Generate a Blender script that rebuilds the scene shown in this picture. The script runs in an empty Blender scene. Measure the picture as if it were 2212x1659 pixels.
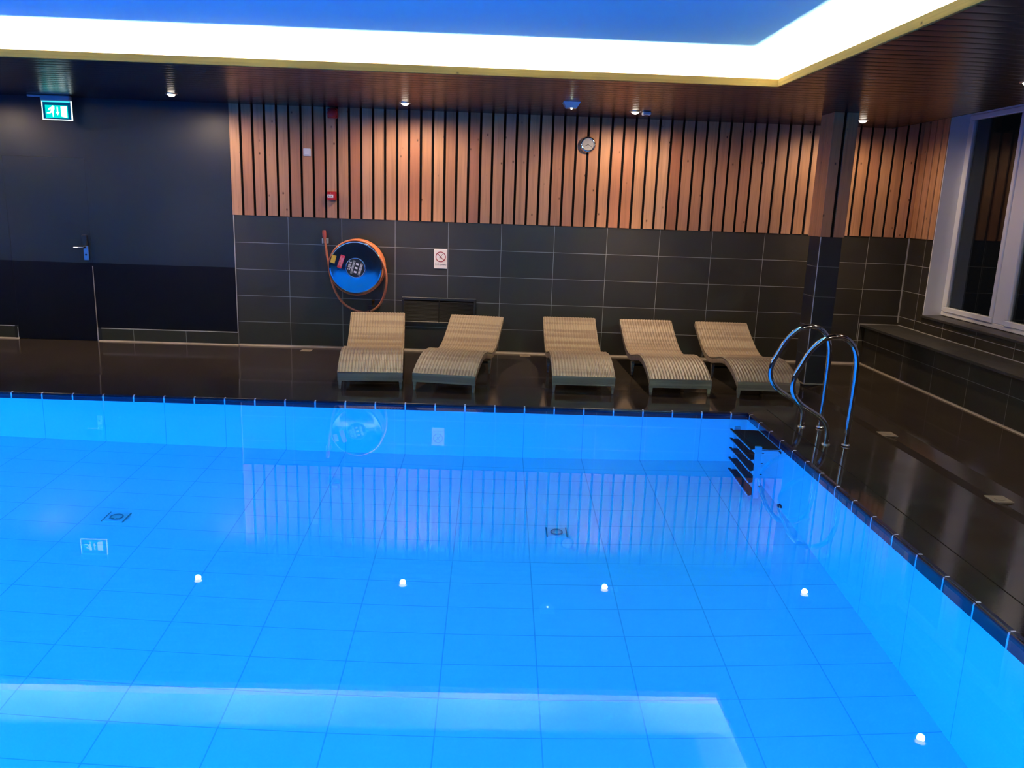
import bpy, math, random
from mathutils import Vector, Matrix
random.seed(7)
C = bpy.context.scene.collection
PI = math.pi

# ------------------------------------------------------------------ helpers
class MB:
    """collects shapes into one mesh"""
    def __init__(s): s.v=[]; s.f=[]; s.uv={}; s.smooth=set(); s.mi={}
    def add(s, vs, fs, smooth=False, mi=0):
        o=len(s.v); s.v+= [tuple(p) for p in vs]
        for f in fs:
            if smooth: s.smooth.add(len(s.f))
            if mi: s.mi[len(s.f)]=mi
            s.f.append(tuple(i+o for i in f))
        return s
    def box(s, a, b, mi=0, m=None):
        x0,y0,z0=a; x1,y1,z1=b
        vs=[Vector(p) for p in ((x0,y0,z0),(x1,y0,z0),(x1,y1,z0),(x0,y1,z0),(x0,y0,z1),(x1,y0,z1),(x1,y1,z1),(x0,y1,z1))]
        if m: vs=[m@p for p in vs]
        return s.add(vs,[(0,3,2,1),(4,5,6,7),(0,1,5,4),(1,2,6,5),(2,3,7,6),(3,0,4,7)],mi=mi)
    def bbox(s, a, b, r=0.004, m=None):
        """box with chamfered edges"""
        a,b=Vector([min(p,q) for p,q in zip(a,b)]),Vector([max(p,q) for p,q in zip(a,b)]); c=(a+b)/2; h=(b-a)/2
        r=min(r,h.x*.9,h.y*.9,h.z*.9)
        vs=[]; idx={}
        for sx in (-1,1):
            for sy in (-1,1):
                for sz in (-1,1):
                    for k in range(3):
                        p=Vector((sx*(h.x-(0 if k==0 else r)), sy*(h.y-(0 if k==1 else r)), sz*(h.z-(0 if k==2 else r))))
                        idx[(sx,sy,sz,k)]=len(vs); vs.append(c+p)
        fs=[]
        S=(-1,1)
        for k in range(3):
            u,w=[i for i in range(3) if i!=k]
            for sg in S:
                def g(su,sw,kk):
                    t=[0,0,0]; t[k]=sg; t[u]=su; t[w]=sw
                    return idx[(t[0],t[1],t[2],kk)]
                q=[g(-1,-1,k),g(1,-1,k),g(1,1,k),g(-1,1,k)]
                fs.append(q)
        for k in range(3):
            u,w=[i for i in range(3) if i!=k]
            for su in S:
                for sw in S:
                    def g(sk,kk):
                        t=[0,0,0]; t[k]=sk; t[u]=su; t[w]=sw
                        return idx[(t[0],t[1],t[2],kk)]
                    fs.append([g(-1,u),g(1,u),g(1,w),g(-1,w)])
        for sx in S:
            for sy in S:
                for sz in S:
                    fs.append([idx[(sx,sy,sz,0)],idx[(sx,sy,sz,1)],idx[(sx,sy,sz,2)]])
        # orient outward
        out=[]
        for f in fs:
            n=(vs[f[1]]-vs[f[0]]).cross(vs[f[2]]-vs[f[0]]); m_=sum((vs[i] for i in f),Vector())/len(f)-c
            out.append(tuple(f) if n.dot(m_)>0 else tuple(reversed(f)))
        if m: vs=[m@p for p in vs]
        return s.add(vs,out)
    def quad(s,a,b,c,d,mi=0): return s.add([a,b,c,d],[(0,1,2,3)],mi=mi)
    def lathe(s, prof, n=32, m=None, caps=True, mi=0, smooth=True):
        """prof: (r,z) list from bottom up, around local Z"""
        vs=[]; fs=[]
        for r,z in prof:
            for i in range(n):
                a=2*PI*i/n; vs.append(Vector((r*math.cos(a),r*math.sin(a),z)))
        for j in range(len(prof)-1):
            for i in range(n):
                k=(i+1)%n; fs.append((j*n+i,j*n+k,(j+1)*n+k,(j+1)*n+i))
        if m: vs=[m@p for p in vs]
        s.add(vs,fs,smooth,mi)
        if caps:
            for j,rev in ((0,True),(len(prof)-1,False)):
                if prof[j][0]>1e-5:
                    ring=[vs[j*n+i] for i in range(n)]
                    s.add(ring,[tuple(reversed(range(n))) if rev else tuple(range(n))],mi=mi)
        return s
    def tube(s, pts, r, n=12, closed=False, caps=True, mi=0):
        pts=[Vector(p) for p in pts]; L=len(pts); vs=[]; fs=[]
        R=r if isinstance(r,(list,tuple)) else [r]*L
        up=None
        for i,p in enumerate(pts):
            t=(pts[(i+1)%L]-pts[i-1]) if closed or 0<i<L-1 else (pts[1]-pts[0] if i==0 else pts[-1]-pts[-2])
            t.normalize()
            if up is None:
                up=Vector((0,0,1)) if abs(t.z)<.9 else Vector((1,0,0))
            b=t.cross(up); b.normalize(); up=b.cross(t); up.normalize()
            for k in range(n):
                a=2*PI*k/n; vs.append(p+(b*math.cos(a)+up*math.sin(a))*R[i])
        for i in range(L if closed else L-1):
            j=(i+1)%L
            for k in range(n):
                q=(k+1)%n; fs.append((i*n+k,i*n+q,j*n+q,j*n+k))
        s.add(vs,[tuple(reversed(f)) for f in fs],True,mi)
        if caps and not closed:
            s.add(vs[:n],[tuple(range(n))],mi=mi); s.add(vs[-n:],[tuple(reversed(range(n)))],mi=mi)
        return s
    def prism(s, poly, d, m=None, mi=0):
        """poly (x,y) ccw, from z=0 to z=d"""
        n=len(poly)
        vs=[Vector((x,y,0)) for x,y in poly]+[Vector((x,y,d)) for x,y in poly]
        fs=[tuple(reversed(range(n))),tuple(range(n,2*n))]+[(i,(i+1)%n,(i+1)%n+n,i+n) for i in range(n)]
        if m: vs=[m@p for p in vs]
        return s.add(vs,fs,mi=mi)
    def build(s, name, mat, parent=None, loc=None):
        me=bpy.data.meshes.new(name); me.from_pydata(s.v,[],s.f); me.update()
        for i in s.smooth: me.polygons[i].use_smooth=True
        mats=mat if isinstance(mat,(list,tuple)) else [mat]
        for m in mats: me.materials.append(m)
        for i,k in s.mi.items(): me.polygons[i].material_index=k
        if s.uv:
            l=me.uv_layers.new(name='UVMap')
            for lp in me.loops: l.data[lp.index].uv=s.uv.get(lp.vertex_index,(0,0))
        o=bpy.data.objects.new(name,me); C.objects.link(o)
        if loc: o.location=loc
        if parent: o.parent=parent
        return o

def tag(o,label=None,cat=None,group=None,kind=None):
    if label: o['label']=label
    if cat: o['category']=cat
    if group: o['group']=group
    if kind: o['kind']=kind
    return o
def thing(name,label,cat,loc=(0,0,0),rz=0,group=None):
    o=bpy.data.objects.new(name,None); C.objects.link(o); o.location=loc; o.rotation_euler=(0,0,rz); o.empty_display_size=.1
    return tag(o,label,cat,group)
def copy_tree(o,parent=None):
    c=o.copy(); C.objects.link(c); c.parent=parent
    for ch in o.children: copy_tree(ch,c)
    return c
def struct(name,b,m,parent=None,label=None):
    o=b.build(name,m,parent)
    if not parent: o['kind']='structure'
    if label: o['label']=label; o['category']=name.split('_')[0]
    return o
def catmull(pts,k=8,closed=False):
    P=[Vector(p) for p in pts]; n=len(P); out=[]
    for i in range(n if closed else n-1):
        if closed: p0,p1,p2,p3=P[i-1],P[i],P[(i+1)%n],P[(i+2)%n]
        else: p0,p1,p2,p3=P[max(i-1,0)],P[i],P[i+1],P[min(i+2,n-1)]
        for j in range(k):
            t=j/k
            out.append(.5*((2*p1)+(p2-p0)*t+(2*p0-5*p1+4*p2-p3)*t*t+(3*p1-p0-3*p2+p3)*t**3))
    if not closed: out.append(P[-1])
    return out
def text_mesh(body,size,depth,mat,name,parent,M,align='CENTER'):
    cu=bpy.data.curves.new(name,'FONT'); cu.body=body; cu.size=size; cu.extrude=depth; cu.align_x=align; cu.align_y='CENTER'
    o=bpy.data.objects.new(name+'_src',cu); C.objects.link(o)
    me=bpy.data.meshes.new_from_object(o.evaluated_get(bpy.context.evaluated_depsgraph_get()))
    bpy.data.objects.remove(o); bpy.data.curves.remove(cu)
    me.transform(M); me.materials.clear(); me.materials.append(mat)
    ob=bpy.data.objects.new(name,me); C.objects.link(ob); ob.parent=parent
    return ob

# ------------------------------------------------------------------ materials
class NT:
    def __init__(s,name):
        s.m=bpy.data.materials.new(name); s.m.use_nodes=True; s.t=s.m.node_tree; s.t.nodes.clear()
        s.out=s.n('ShaderNodeOutputMaterial')
    def n(s,t,**k):
        x=s.t.nodes.new(t)
        for a,b in k.items(): setattr(x,a,b)
        return x
    def l(s,a,b): s.t.links.new(a,b)
    def val(s,sock,v):
        if hasattr(v,'is_output') or isinstance(v,bpy.types.NodeSocket): s.l(v,sock)
        else: sock.default_value=v
    def math(s,op,a,b=None,c=None):
        x=s.n('ShaderNodeMath',operation=op); s.val(x.inputs[0],a)
        if b is not None: s.val(x.inputs[1],b)
        if c is not None: s.val(x.inputs[2],c)
        return x.outputs[0]
    def mix(s,f,a,b):
        x=s.n('ShaderNodeMix',data_type='RGBA'); s.val(x.inputs[0],f); s.val(x.inputs[6],a); s.val(x.inputs[7],b); return x.outputs[2]
    def fmix(s,f,a,b):
        x=s.n('ShaderNodeMix',data_type='FLOAT'); s.val(x.inputs[0],f); s.val(x.inputs[2],a); s.val(x.inputs[3],b); return x.outputs[0]
    def coord(s):
        c=s.n('ShaderNodeTexCoord'); x=s.n('ShaderNodeSeparateXYZ'); s.l(c.outputs['Object'],x.inputs[0]); return c.outputs['Object'],x.outputs
    def noise(s,vec,scale,detail=3,rough=.5,sc=None):
        if sc:
            mp=s.n('ShaderNodeMapping'); mp.inputs['Scale'].default_value=sc; s.l(vec,mp.inputs[0]); vec=mp.outputs[0]
        x=s.n('ShaderNodeTexNoise'); s.l(vec,x.inputs['Vector']); x.inputs['Scale'].default_value=scale; x.inputs['Detail'].default_value=detail; x.inputs['Roughness'].default_value=rough
        return x.outputs[0]
    def bump(s,h,strength=.3,dist=.01):
        x=s.n('ShaderNodeBump'); x.inputs['Strength'].default_value=strength; x.inputs['Distance'].default_value=dist; s.l(h,x.inputs['Height']); return x.outputs[0]
    def bsdf(s,col,rough=.5,metal=0,spec=.5,normal=None,**k):
        p=s.n('ShaderNodeBsdfPrincipled'); s.val(p.inputs['Base Color'],col); s.val(p.inputs['Roughness'],rough); s.val(p.inputs['Metallic'],metal)
        p.inputs['Specular IOR Level'].default_value=spec
        if normal is not None: s.l(normal,p.inputs['Normal'])
        for a,b in k.items(): s.val(p.inputs[a.replace('_',' ')],b)
        s.l(p.outputs[0],s.out.inputs[0]); return s.m
def c4(r,g,b): return (r,g,b,1)
def mat(name,col,rough=.5,metal=0,spec=.5,var=.12,vs=8,bump=0,bs=60):
    """plain finish with a little mottling so that it is not a flat fill"""
    t=NT(name); o,_=t.coord(); f=t.noise(o,vs)
    k=tuple(max(0,x*(1-var)) for x in col); h=tuple(min(1,x*(1+var)) for x in col)
    cc=t.mix(f,c4(*k),c4(*h))
    nm=None
    if bump: nm=t.bump(t.noise(o,bs),bump,.002)
    return t.bsdf(cc,rough,metal,spec,nm)
def emis(name,col,st):
    t=NT(name); e=t.n('ShaderNodeEmission'); e.inputs[0].default_value=c4(*col); e.inputs[1].default_value=st; t.l(e.outputs[0],t.out.inputs[0]); return t.m
def tile_mat(name,base,grout,axes,pitch,off,width,rough=.35,spec=.5,var=.34,mott=3,bumpy=.15,gr_rough=.8,base2=None):
    t=NT(name); o,x=t.coord()
    mask=None; ids=[]
    for a,p,f,w in zip(axes,pitch,off,width if isinstance(width,(tuple,list)) else [width]*len(axes)):
        q=t.math('DIVIDE',t.math('SUBTRACT',x[a],f),p)
        d=t.math('MULTIPLY',t.math('ABSOLUTE',t.math('SUBTRACT',t.math('FRACT',t.math('ADD',q,.5)),.5)),p)
        m=t.math('LESS_THAN',d,w/2); ids.append(t.math('FLOOR',q))
        mask=m if mask is None else t.math('MAXIMUM',mask,m)
    cb=t.n('ShaderNodeCombineXYZ')
    for i,k in enumerate(ids[:3]): t.l(k,cb.inputs[i])
    wn=t.n('ShaderNodeTexWhiteNoise'); t.l(cb.outputs[0],wn.inputs[0])
    n1=t.noise(o,mott,5,.6)
    f=t.math('ADD',t.math('MULTIPLY',wn.outputs[0],.5),t.math('MULTIPLY',n1,.5))
    lo=c4(*[max(0,v*(1-var)) for v in base]); hi=c4(*[min(1,v*(1+var)) for v in (base2 or base)])
    cc=t.mix(mask,t.mix(f,lo,hi),c4(*grout))
    rr=t.fmix(mask,t.fmix(t.noise(o,mott*2.3,4),rough*.7,rough*1.3),gr_rough)
    h=t.math('SUBTRACT',t.math('MULTIPLY',t.noise(o,mott*9,4),.25),mask)
    return t.bsdf(cc,rr,0,spec,t.bump(h,bumpy,.004))
def wood_mat(name,cols,axis=2,rough=.5,knots=True,grain=1.0,spec=.4):
    """boards: own tone per board, stretched grain, knots"""
    t=NT(name); o,x=t.coord()
    g=t.n('ShaderNodeNewGeometry'); rnd=g.outputs['Random Per Island']
    # shift the grain per board
    off=t.n('ShaderNodeCombineXYZ'); t.l(t.math('MULTIPLY',rnd,37.0),off.inputs[0]); t.l(t.math('MULTIPLY',rnd,91.0),off.inputs[1]); t.l(t.math('MULTIPLY',rnd,53.0),off.inputs[2])
    va=t.n('ShaderNodeVectorMath',operation='ADD'); t.l(o,va.inputs[0]); t.l(off.outputs[0],va.inputs[1]); v=va.outputs[0]
    sc=[58,58,58]; sc[axis]=1.8
    n1=t.noise(v,1.0*grain,5,.6,sc)
    sc2=[16,16,16]; sc2[axis]=.7
    n2=t.noise(v,1.0,3,.5,sc2)
    rp=t.n('ShaderNodeValToRGB'); e=rp.color_ramp.elements
    e[0].position=0; e[0].color=c4(*cols[0]); e[1].position=1; e[1].color=c4(*cols[-1])
    for i,cc in enumerate(cols[1:-1]):
        q=e.new((i+1)/(len(cols)-1)); q.color=c4(*cc)
    t.l(rnd,rp.inputs[0])
    dark=t.mix(.62,rp.outputs[0],c4(*[v_*.42 for v_ in cols[0]]))
    f=t.math('SMOOTH_MIN',t.math('MULTIPLY',t.math('MAXIMUM',t.math('SUBTRACT',n1,.48),0),3.2),1,.1)
    cc=t.mix(t.math('MULTIPLY',f,.95),rp.outputs[0],dark)
    cc=t.mix(t.math('MULTIPLY',t.math('MAXIMUM',t.math('SUBTRACT',n2,.52),0),3.6),cc,dark)
    if knots:
        mp=t.n('ShaderNodeMapping'); s3=[9,9,9]; s3[axis]=6; mp.inputs['Scale'].default_value=s3; t.l(v,mp.inputs[0])
        vo=t.n('ShaderNodeTexVoronoi'); t.l(mp.outputs[0],vo.inputs['Vector']); vo.inputs['Scale'].default_value=1.0
        mr=t.n('ShaderNodeMapRange'); t.l(t.math('ADD',vo.outputs['Distance'],t.math('MULTIPLY',n1,.05)),mr.inputs[0]); mr.inputs[1].default_value=.065; mr.inputs[2].default_value=.155; mr.inputs[3].default_value=1; mr.inputs[4].default_value=0
        k=t.math('POWER',mr.outputs[0],1.6)
        cr=t.n('ShaderNodeSeparateColor'); t.l(vo.outputs['Color'],cr.inputs[0])
        k=t.math('MULTIPLY',k,t.math('GREATER_THAN',cr.outputs[0],.12))
        cc=t.mix(k,cc,c4(.06,.022,.012))
    return t.bsdf(cc,rough,0,spec,t.bump(n1,.12,.002))

TILE=(.029,.0245,.017); GROUT=(.30,.295,.285)
M={}
M['wall_tile']=tile_mat('slate wall tile',TILE,GROUT,(0,2),(.6,.3),(0,.28),.0048,.42,.45)
M['side_tile']=tile_mat('slate side wall tile',TILE,GROUT,(1,2),(.6,.3),(-.36,.28),.0048,.42,.45)
M['bench_tile']=tile_mat('slate bench tile',TILE,(.22,.215,.20),(1,2),(.6,.3),(-.34,.275),.004,.4,.45)
M['bench_top']=tile_mat('slate bench top',(.03,.029,.027),(.10,.098,.095),(0,1),(2.2,1.2),(6.2,-.34),.003,.45,.45)
M['plinth_tile']=tile_mat('slate plinth tile',TILE,GROUT,(0,2),(.6,.3),(0,.149),(.0048,.008),.42,.45)
M['col_tile']=tile_mat('slate column tile',(.02,.02,.023),(.17,.17,.18),(2,),(.3,),(0,),.0045,.4,.45)
M['deck']=None
M['backing']=mat('black backing felt',(.004,.0035,.0035),.9,0,.1)
M['slat']=wood_mat('larch cladding',[(.46,.225,.11),(.53,.275,.14),(.41,.18,.085),(.48,.245,.12),(.55,.30,.165),(.37,.14,.065),(.50,.25,.13)],2)
t=NT('dark stained ceiling board'); o,x=t.coord(); g=t.n('ShaderNodeNewGeometry')
n1=t.noise(o,1.0,4,.6,(1.5,30,30)); n2=t.noise(o,1.0,2,.5,(.4,420,1))
cc=t.mix(t.math('ADD',t.math('MULTIPLY',n1,.7),t.math('MULTIPLY',g.outputs['Random Per Island'],.3)),c4(.020,.0135,.0115),c4(.033,.022,.018))
M['soffit']=t.bsdf(cc,.27,0,.20,t.bump(n2,.10,.0006))
M['pine']=wood_mat('pine fascia board',[(.50,.185,.042),(.56,.21,.05)],0,.75,True,1.0,.06)
M['pine_y']=wood_mat('pine fascia board lengthwise',[(.50,.185,.042),(.56,.21,.05)],1,.75,True,1.0,.06)
M['white_paint']=mat('white cove paint',(.78,.77,.72),.6)
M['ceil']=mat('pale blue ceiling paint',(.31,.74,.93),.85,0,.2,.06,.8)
M['dark_ceiling']=mat('dark upper ceiling',(.02,.018,.017),.9)
M['upvc']=mat('white window frame',(.72,.73,.74),.32,0,.5,.03)
M['sill_tile']=mat('dark sill tile',(.035,.032,.030),.4)
M['bead']=mat('beige cove grout',(.24,.20,.155),.55,0,.4,.25,14)
M['navy_band']=None
M['pool']=None
M['steel']=mat('polished stainless steel',(.72,.72,.74),.09,1,.5,.03)
M['satin']=mat('satin steel',(.62,.63,.65),.28,1,.5,.04)
M['reel_steel']=mat('reel disc steel',(.36,.38,.42),.10,1,.5,.04,3)
M['black']=mat('black plastic',(.008,.008,.009),.35)
M['black_metal']=mat('black enamel metal',(.010,.0095,.0095),.4)
M['red']=mat('signal red plastic',(.42,.012,.014),.3)
M['white']=mat('white plastic',(.72,.72,.72),.4,0,.5,.03)
M['paper']=mat('white sign board',(.78,.74,.71),.5,0,.4,.03)
M['signred']=mat('sign red',(.30,.012,.018),.5)
M['ink']=mat('black ink',(.02,.02,.02),.6)
M['yellow']=mat('yellow sticker',(.75,.45,.03),.5)
M['redsticker']=mat('red sticker',(.62,.03,.04),.45)
M['pink']=mat('pale sticker print',(.75,.40,.40),.5)
M['hose']=mat('orange rubber hose',(.50,.15,.06),.45,0,.5,.1)
M['nozzle']=mat('red hose nozzle',(.50,.10,.06),.4)
M['clear']=mat('clear clip plastic',(.35,.42,.5),.25)
M['beige']=mat('beige drain plate',(.15,.12,.085),.5,0,.3,.15,30)
M['tread']=mat('black ladder tread',(.006,.006,.008),.4)
M['lip']=mat('pale ladder edge strip',(.55,.55,.6),.4)
M['stile']=mat('grey white ladder stile',(.50,.52,.56),.35)
M['clockface']=mat('grey clock face',(.30,.29,.28),.35)
M['label']=mat('reel label black',(.012,.012,.013),.35)
M['labelgrey']=mat('reel label grey print',(.20,.20,.20),.4)
M['brass']=mat('brass valve',(.55,.38,.15),.25,1)
M['lamp']=emis('warm lamp',(1,.88,.72),7)
M['led']=emis('green white led',(.75,1,.75),14)
M['exit_green']=emis('exit sign green',(0.0,.80,.72),1.05)
M['exit_white']=emis('exit sign white',(.80,1,.98),2.2)
M['exit_blade']=emis('exit sign blade',(.0,.09,.24),.75)

# navy wall: colour is satin navy in the upper part, near black below
t=NT('navy wall darker below'); o,x=t.coord()
up=t.math('GREATER_THAN',t.math('ADD',x[2],t.math('MULTIPLY',t.math('SUBTRACT',t.noise(o,3,4),.5),.012)),.893)
n=t.noise(o,1.2,4)
M['navy']=t.bsdf(t.mix(up,c4(.0035,.004,.009),t.mix(n,c4(.008,.0115,.019),c4(.011,.0155,.025))),t.fmix(up,.6,.46),0,.30,t.bump(t.noise(o,90,3),.05,.002))
q=[n_ for n_ in t.t.nodes if n_.type=='BSDF_PRINCIPLED'][0]; t.l(t.fmix(up,.08,.32),q.inputs['Specular IOR Level'])
# deck: brown black slate, partly wet
t=NT('wet slate deck'); o,x=t.coord()
def lines(t,c,p,f,w):
    q=t.math('DIVIDE',t.math('SUBTRACT',c,f),p)
    return t.math('LESS_THAN',t.math('MULTIPLY',t.math('ABSOLUTE',t.math('SUBTRACT',t.math('FRACT',t.math('ADD',q,.5)),.5)),p),w/2)
gm=t.math('MAXIMUM',lines(t,x[0],.6,.35,.004),lines(t,x[1],.6,-1.86+.6*0,.003))
n1=t.noise(o,1.7,5,.6); n2=t.noise(o,14,5,.65)
cb=t.mix(n1,c4(.021,.0165,.012),c4(.038,.030,.0225)); cb=t.mix(t.math('MULTIPLY',n2,.5),cb,c4(.022,.0175,.0135))
cb=t.mix(gm,cb,c4(.055,.046,.036))
wet=t.noise(o,.9,3,.5)
rg=t.n('ShaderNodeMapRange'); t.l(wet,rg.inputs[0]); rg.inputs[1].default_value=.40; rg.inputs[2].default_value=.62; rg.inputs[3].default_value=.05; rg.inputs[4].default_value=.17
M['deck']=t.bsdf(cb,rg.outputs[0],0,.38,t.bump(t.math('ADD',t.math('MULTIPLY',n2,.5),t.math('MULTIPLY',t.noise(o,60,2),.3)),.05,.004))
# navy edge tile with pale joints, by side
def navy(name,ax,off):
    t=NT(name); o,x=t.coord()
    j=lines(t,x[ax],.2517,off,.011)
    nn=t.noise(o,5,4)
    cc=t.mix(j,t.mix(nn,c4(.003,.007,.030),c4(.005,.010,.042)),c4(.75,.78,.85))
    return t.bsdf(cc,.22,0,.5)
M['navy_x']=navy('navy edge tile along',0,-1.0547); M['navy_y']=navy('navy edge tile across',1,-3.4594)
# pool tile
def pooltile(name,axes,pitch,off,width):
    t=NT(name); o,x=t.coord(); m=None
    for a,p,f,w in zip(axes,pitch,off,width):
        q=lines(t,x[a],p,f,w); m=q if m is None else t.math('MAXIMUM',m,q)
    nn=t.noise(o,1.0,3)
    cc=t.mix(m,t.mix(nn,c4(.76,.78,.80),c4(.82,.84,.86)),c4(.52,.56,.62))
    return t.bsdf(cc,.35,0,.3)
M['pool_floor']=pooltile('white pool floor tile',(0,1),(.5034,.2517),(-.803,-4.40),(.0065,.0055))
M['pool_wx']=pooltile('white pool wall tile along',(0,),(.5034,),(-.803,),(.0055,))
M['pool_wy']=pooltile('white pool wall tile across',(1,),(.5034,),(-3.4594,),(.0055,))
t=NT('pool water'); rf=t.n('ShaderNodeBsdfRefraction'); rf.inputs['IOR'].default_value=1.333; rf.inputs['Roughness'].default_value=0; rf.inputs['Color'].default_value=(.30,.95,1,1)
gs=t.n('ShaderNodeBsdfGlossy'); gs.inputs['Roughness'].default_value=0; gs.inputs['Color'].default_value=(1,1,1,1)
fr=t.n('ShaderNodeFresnel'); fr.inputs['IOR'].default_value=1.333; mx=t.n('ShaderNodeMixShader'); t.l(fr.outputs[0],mx.inputs[0]); t.l(rf.outputs[0],mx.inputs[1]); t.l(gs.outputs[0],mx.inputs[2])
o,x=t.coord(); nb=t.bump(t.noise(o,1.1,2),.012,.02)
for q in (rf,gs,fr): t.l(nb,q.inputs['Normal'])
t.l(mx.outputs[0],t.out.inputs[0]); M['water']=t.m
t=NT('window glass'); gl=t.n('ShaderNodeBsdfGlass'); gl.inputs['IOR'].default_value=1.5; gl.inputs['Roughness'].default_value=0.0; gl.inputs['Color'].default_value=(.8,.85,.85,1); t.l(gl.outputs[0],t.out.inputs[0]); M['glass']=t.m
# wicker (uv: u across in metres, v along in metres)
t=NT('tan wicker'); uvn=t.n('ShaderNodeUVMap'); sp=t.n('ShaderNodeSeparateXYZ'); t.l(uvn.outputs[0],sp.inputs[0]); u,v=sp.outputs[0],sp.outputs[1]
row=t.math('FLOOR',t.math('DIVIDE',v,.0115)); colm=t.math('FLOOR',t.math('DIVIDE',u,.029))
oi=t.n('ShaderNodeObjectInfo')
wn=t.n('ShaderNodeTexWhiteNoise',noise_dimensions='2D'); cbx=t.n('ShaderNodeCombineXYZ'); t.l(row,cbx.inputs[0]); t.l(oi.outputs['Random'],cbx.inputs[1]); t.l(cbx.outputs[0],wn.inputs['Vector'])
b1=t.n('ShaderNodeTexNoise',noise_dimensions='2D'); cby=t.n('ShaderNodeCombineXYZ'); t.l(t.math('MULTIPLY',u,.6),cby.inputs[0]); t.l(t.math('ADD',t.math('MULTIPLY',v,14.0),t.math('MULTIPLY',oi.outputs['Random'],50.0)),cby.inputs[1]); t.l(cby.outputs[0],b1.inputs['Vector']); b1.inputs['Scale'].default_value=1.0; b1.inputs['Detail'].default_value=1
chk=t.math('MODULO',t.math('ADD',row,colm),2)
tone=t.mix(oi.outputs['Random'],c4(.30,.235,.165),c4(.265,.225,.145))
cc=t.mix(t.math('MULTIPLY',wn.outputs[0],.55),tone,c4(.30,.21,.14))
rp=t.n('ShaderNodeMapRange'); t.l(b1.outputs[0],rp.inputs[0]); rp.inputs[1].default_value=.48; rp.inputs[2].default_value=.62
cc=t.mix(t.math('MULTIPLY',rp.outputs[0],.75),cc,c4(.16,.11,.075))
strand=t.math('ABSOLUTE',t.math('SINE',t.math('MULTIPLY',v,PI/.0115)))
under=t.math('ABSOLUTE',t.math('SINE',t.math('MULTIPLY',u,PI/.0145)))
hh=t.math('ADD',strand,t.math('MULTIPLY',chk,.4))
cc=t.mix(t.math('MULTIPLY',t.math('SUBTRACT',1,strand),.30),cc,c4(.10,.07,.045))
M['wicker']=t.bsdf(cc,.30,0,.55,t.bump(hh,.28,.003))

# ------------------------------------------------------------------ camera (solved from the tile grid)
RM=None
def cam():
    rx,ry,rz=CAMP[3:6]
    cx,sx,cy,sy,cz,sz=math.cos(rx),math.sin(rx),math.cos(ry),math.sin(ry),math.cos(rz),math.sin(rz)
    Rz=Matrix(((cz,-sz,0),(sz,cz,0),(0,0,1))); base=Matrix(((1,0,0),(0,0,-1),(0,1,0)))
    P=Matrix(((1,0,0),(0,cx,-sx),(0,sx,cx))); Q=Matrix(((cy,-sy,0),(sy,cy,0),(0,0,1)))
    return Q@P@base@Rz
CAMP=(2.9432,-9.2240,1.6964,.2199,.0351,.0255,1731.07)
CAMP=[2.94317,-9.22400,1.69636,.21990,.03510,.02550,1731.07]
R=cam()
cd=bpy.data.cameras.new('camera'); cd.sensor_width=36; cd.lens=CAMP[6]/2212*36; cd.clip_start=.05
co=bpy.data.objects.new('camera',cd); C.objects.link(co)
r0,r1,r2=R[0],R[1],R[2]
co.matrix_world=Matrix(((r0[0],-r1[0],-r2[0],CAMP[0]),(r0[1],-r1[1],-r2[1],CAMP[1]),(r0[2],-r1[2],-r2[2],CAMP[2]),(0,0,0,1)))
bpy.context.scene.camera=co

# ------------------------------------------------------------------ dimensions
PX0,PX1=-4.9,5.127      # pool in X
PY0,PY1=-8.5,-2.66      # pool in Y
WZ=.0175; EDGE=.033; BAND=-.132
XR=7.67; XL=-7.4; YN=-10.9; SOF=2.665
SX1=7.30                # soffit edge at the window side

# ------------------------------------------------------------------ back wall
b=MB(); b.box((0,0,-.1),(XR+.25,.25,1.478))
wall=struct('wall_back',b,M['wall_tile'])
b=MB(); b.box((-.005,.003,1.478),(XR+.25,.25,3.05)); struct('cladding_backing',b,M['backing'],wall)
b=MB(); x0=-.012; p=.13165
edges=[]
k=0
while True:
    a=x0+k*p; e=a+p-.0265
    if k==0: e=.1075-.0265/2; 
    a=.1075+(k-1)*p+.0265/2 if k else -.012
    e=.1075+k*p-.0265/2
    if a>XR: break
    b.bbox((a,-.009,1.48),(min(e,XR+.02),.02,2.95),.002); k+=1
struct('slat_cladding',b,M['slat'],wall)
# navy painted stretch with plinth
b=MB(); b.box((XL,-.004,.149),(-2.545,.25,3.05)); b.box((-1.565,-.004,.149),(-.008,.25,3.05)); b.box((-2.545,-.004,2.065),(-1.565,.25,3.05))
struct('painted_panel',b,M['navy'],wall)
b=MB(); b.box((XL,-.012,-.1),(-2.545,.25,.149)); b.box((-1.565,-.012,-.1),(-.002,.25,.149)); struct('tile_plinth',b,M['plinth_tile'],wall)
b=MB(); b.box((-.009,-.007,.0),(-.001,.02,1.478)); b.box((-2.58,-.014,.146),(-2.545,.0,.152)); b.box((XL,-.013,.146),(-2.58,.0,.154)); b.box((-1.565,-.013,.146),(-.002,.0,.154))
struct('grout_line',b,mat('pale grout',(.34,.335,.33),.8),wall)
# floor bead
b=MB()
def bead(b,a,c,nrm,r=.022):
    a=Vector(a); c=Vector(c); nrm=Vector(nrm); prev=None
    for i in range(6):
        t_=PI/2*i/5; q=nrm*(r*(1-math.sin(t_)))+Vector((0,0,r*(1-math.cos(t_))))
        if prev is not None: b.quad(a+prev,c+prev,c+q,a+q)
        prev=q
bead(b,(-.0,-.0,-.004),(XR,0,-.004),(0,-1,0),.026); bead(b,(-1.6,-.011,-.004),(0,-.011,-.004),(0,-1,0),.026); bead(b,(XL,-.011,-.004),(-2.5,-.011,-.004),(0,-1,0),.026)
struct('baseboard_back',b,M['bead'])

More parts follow.
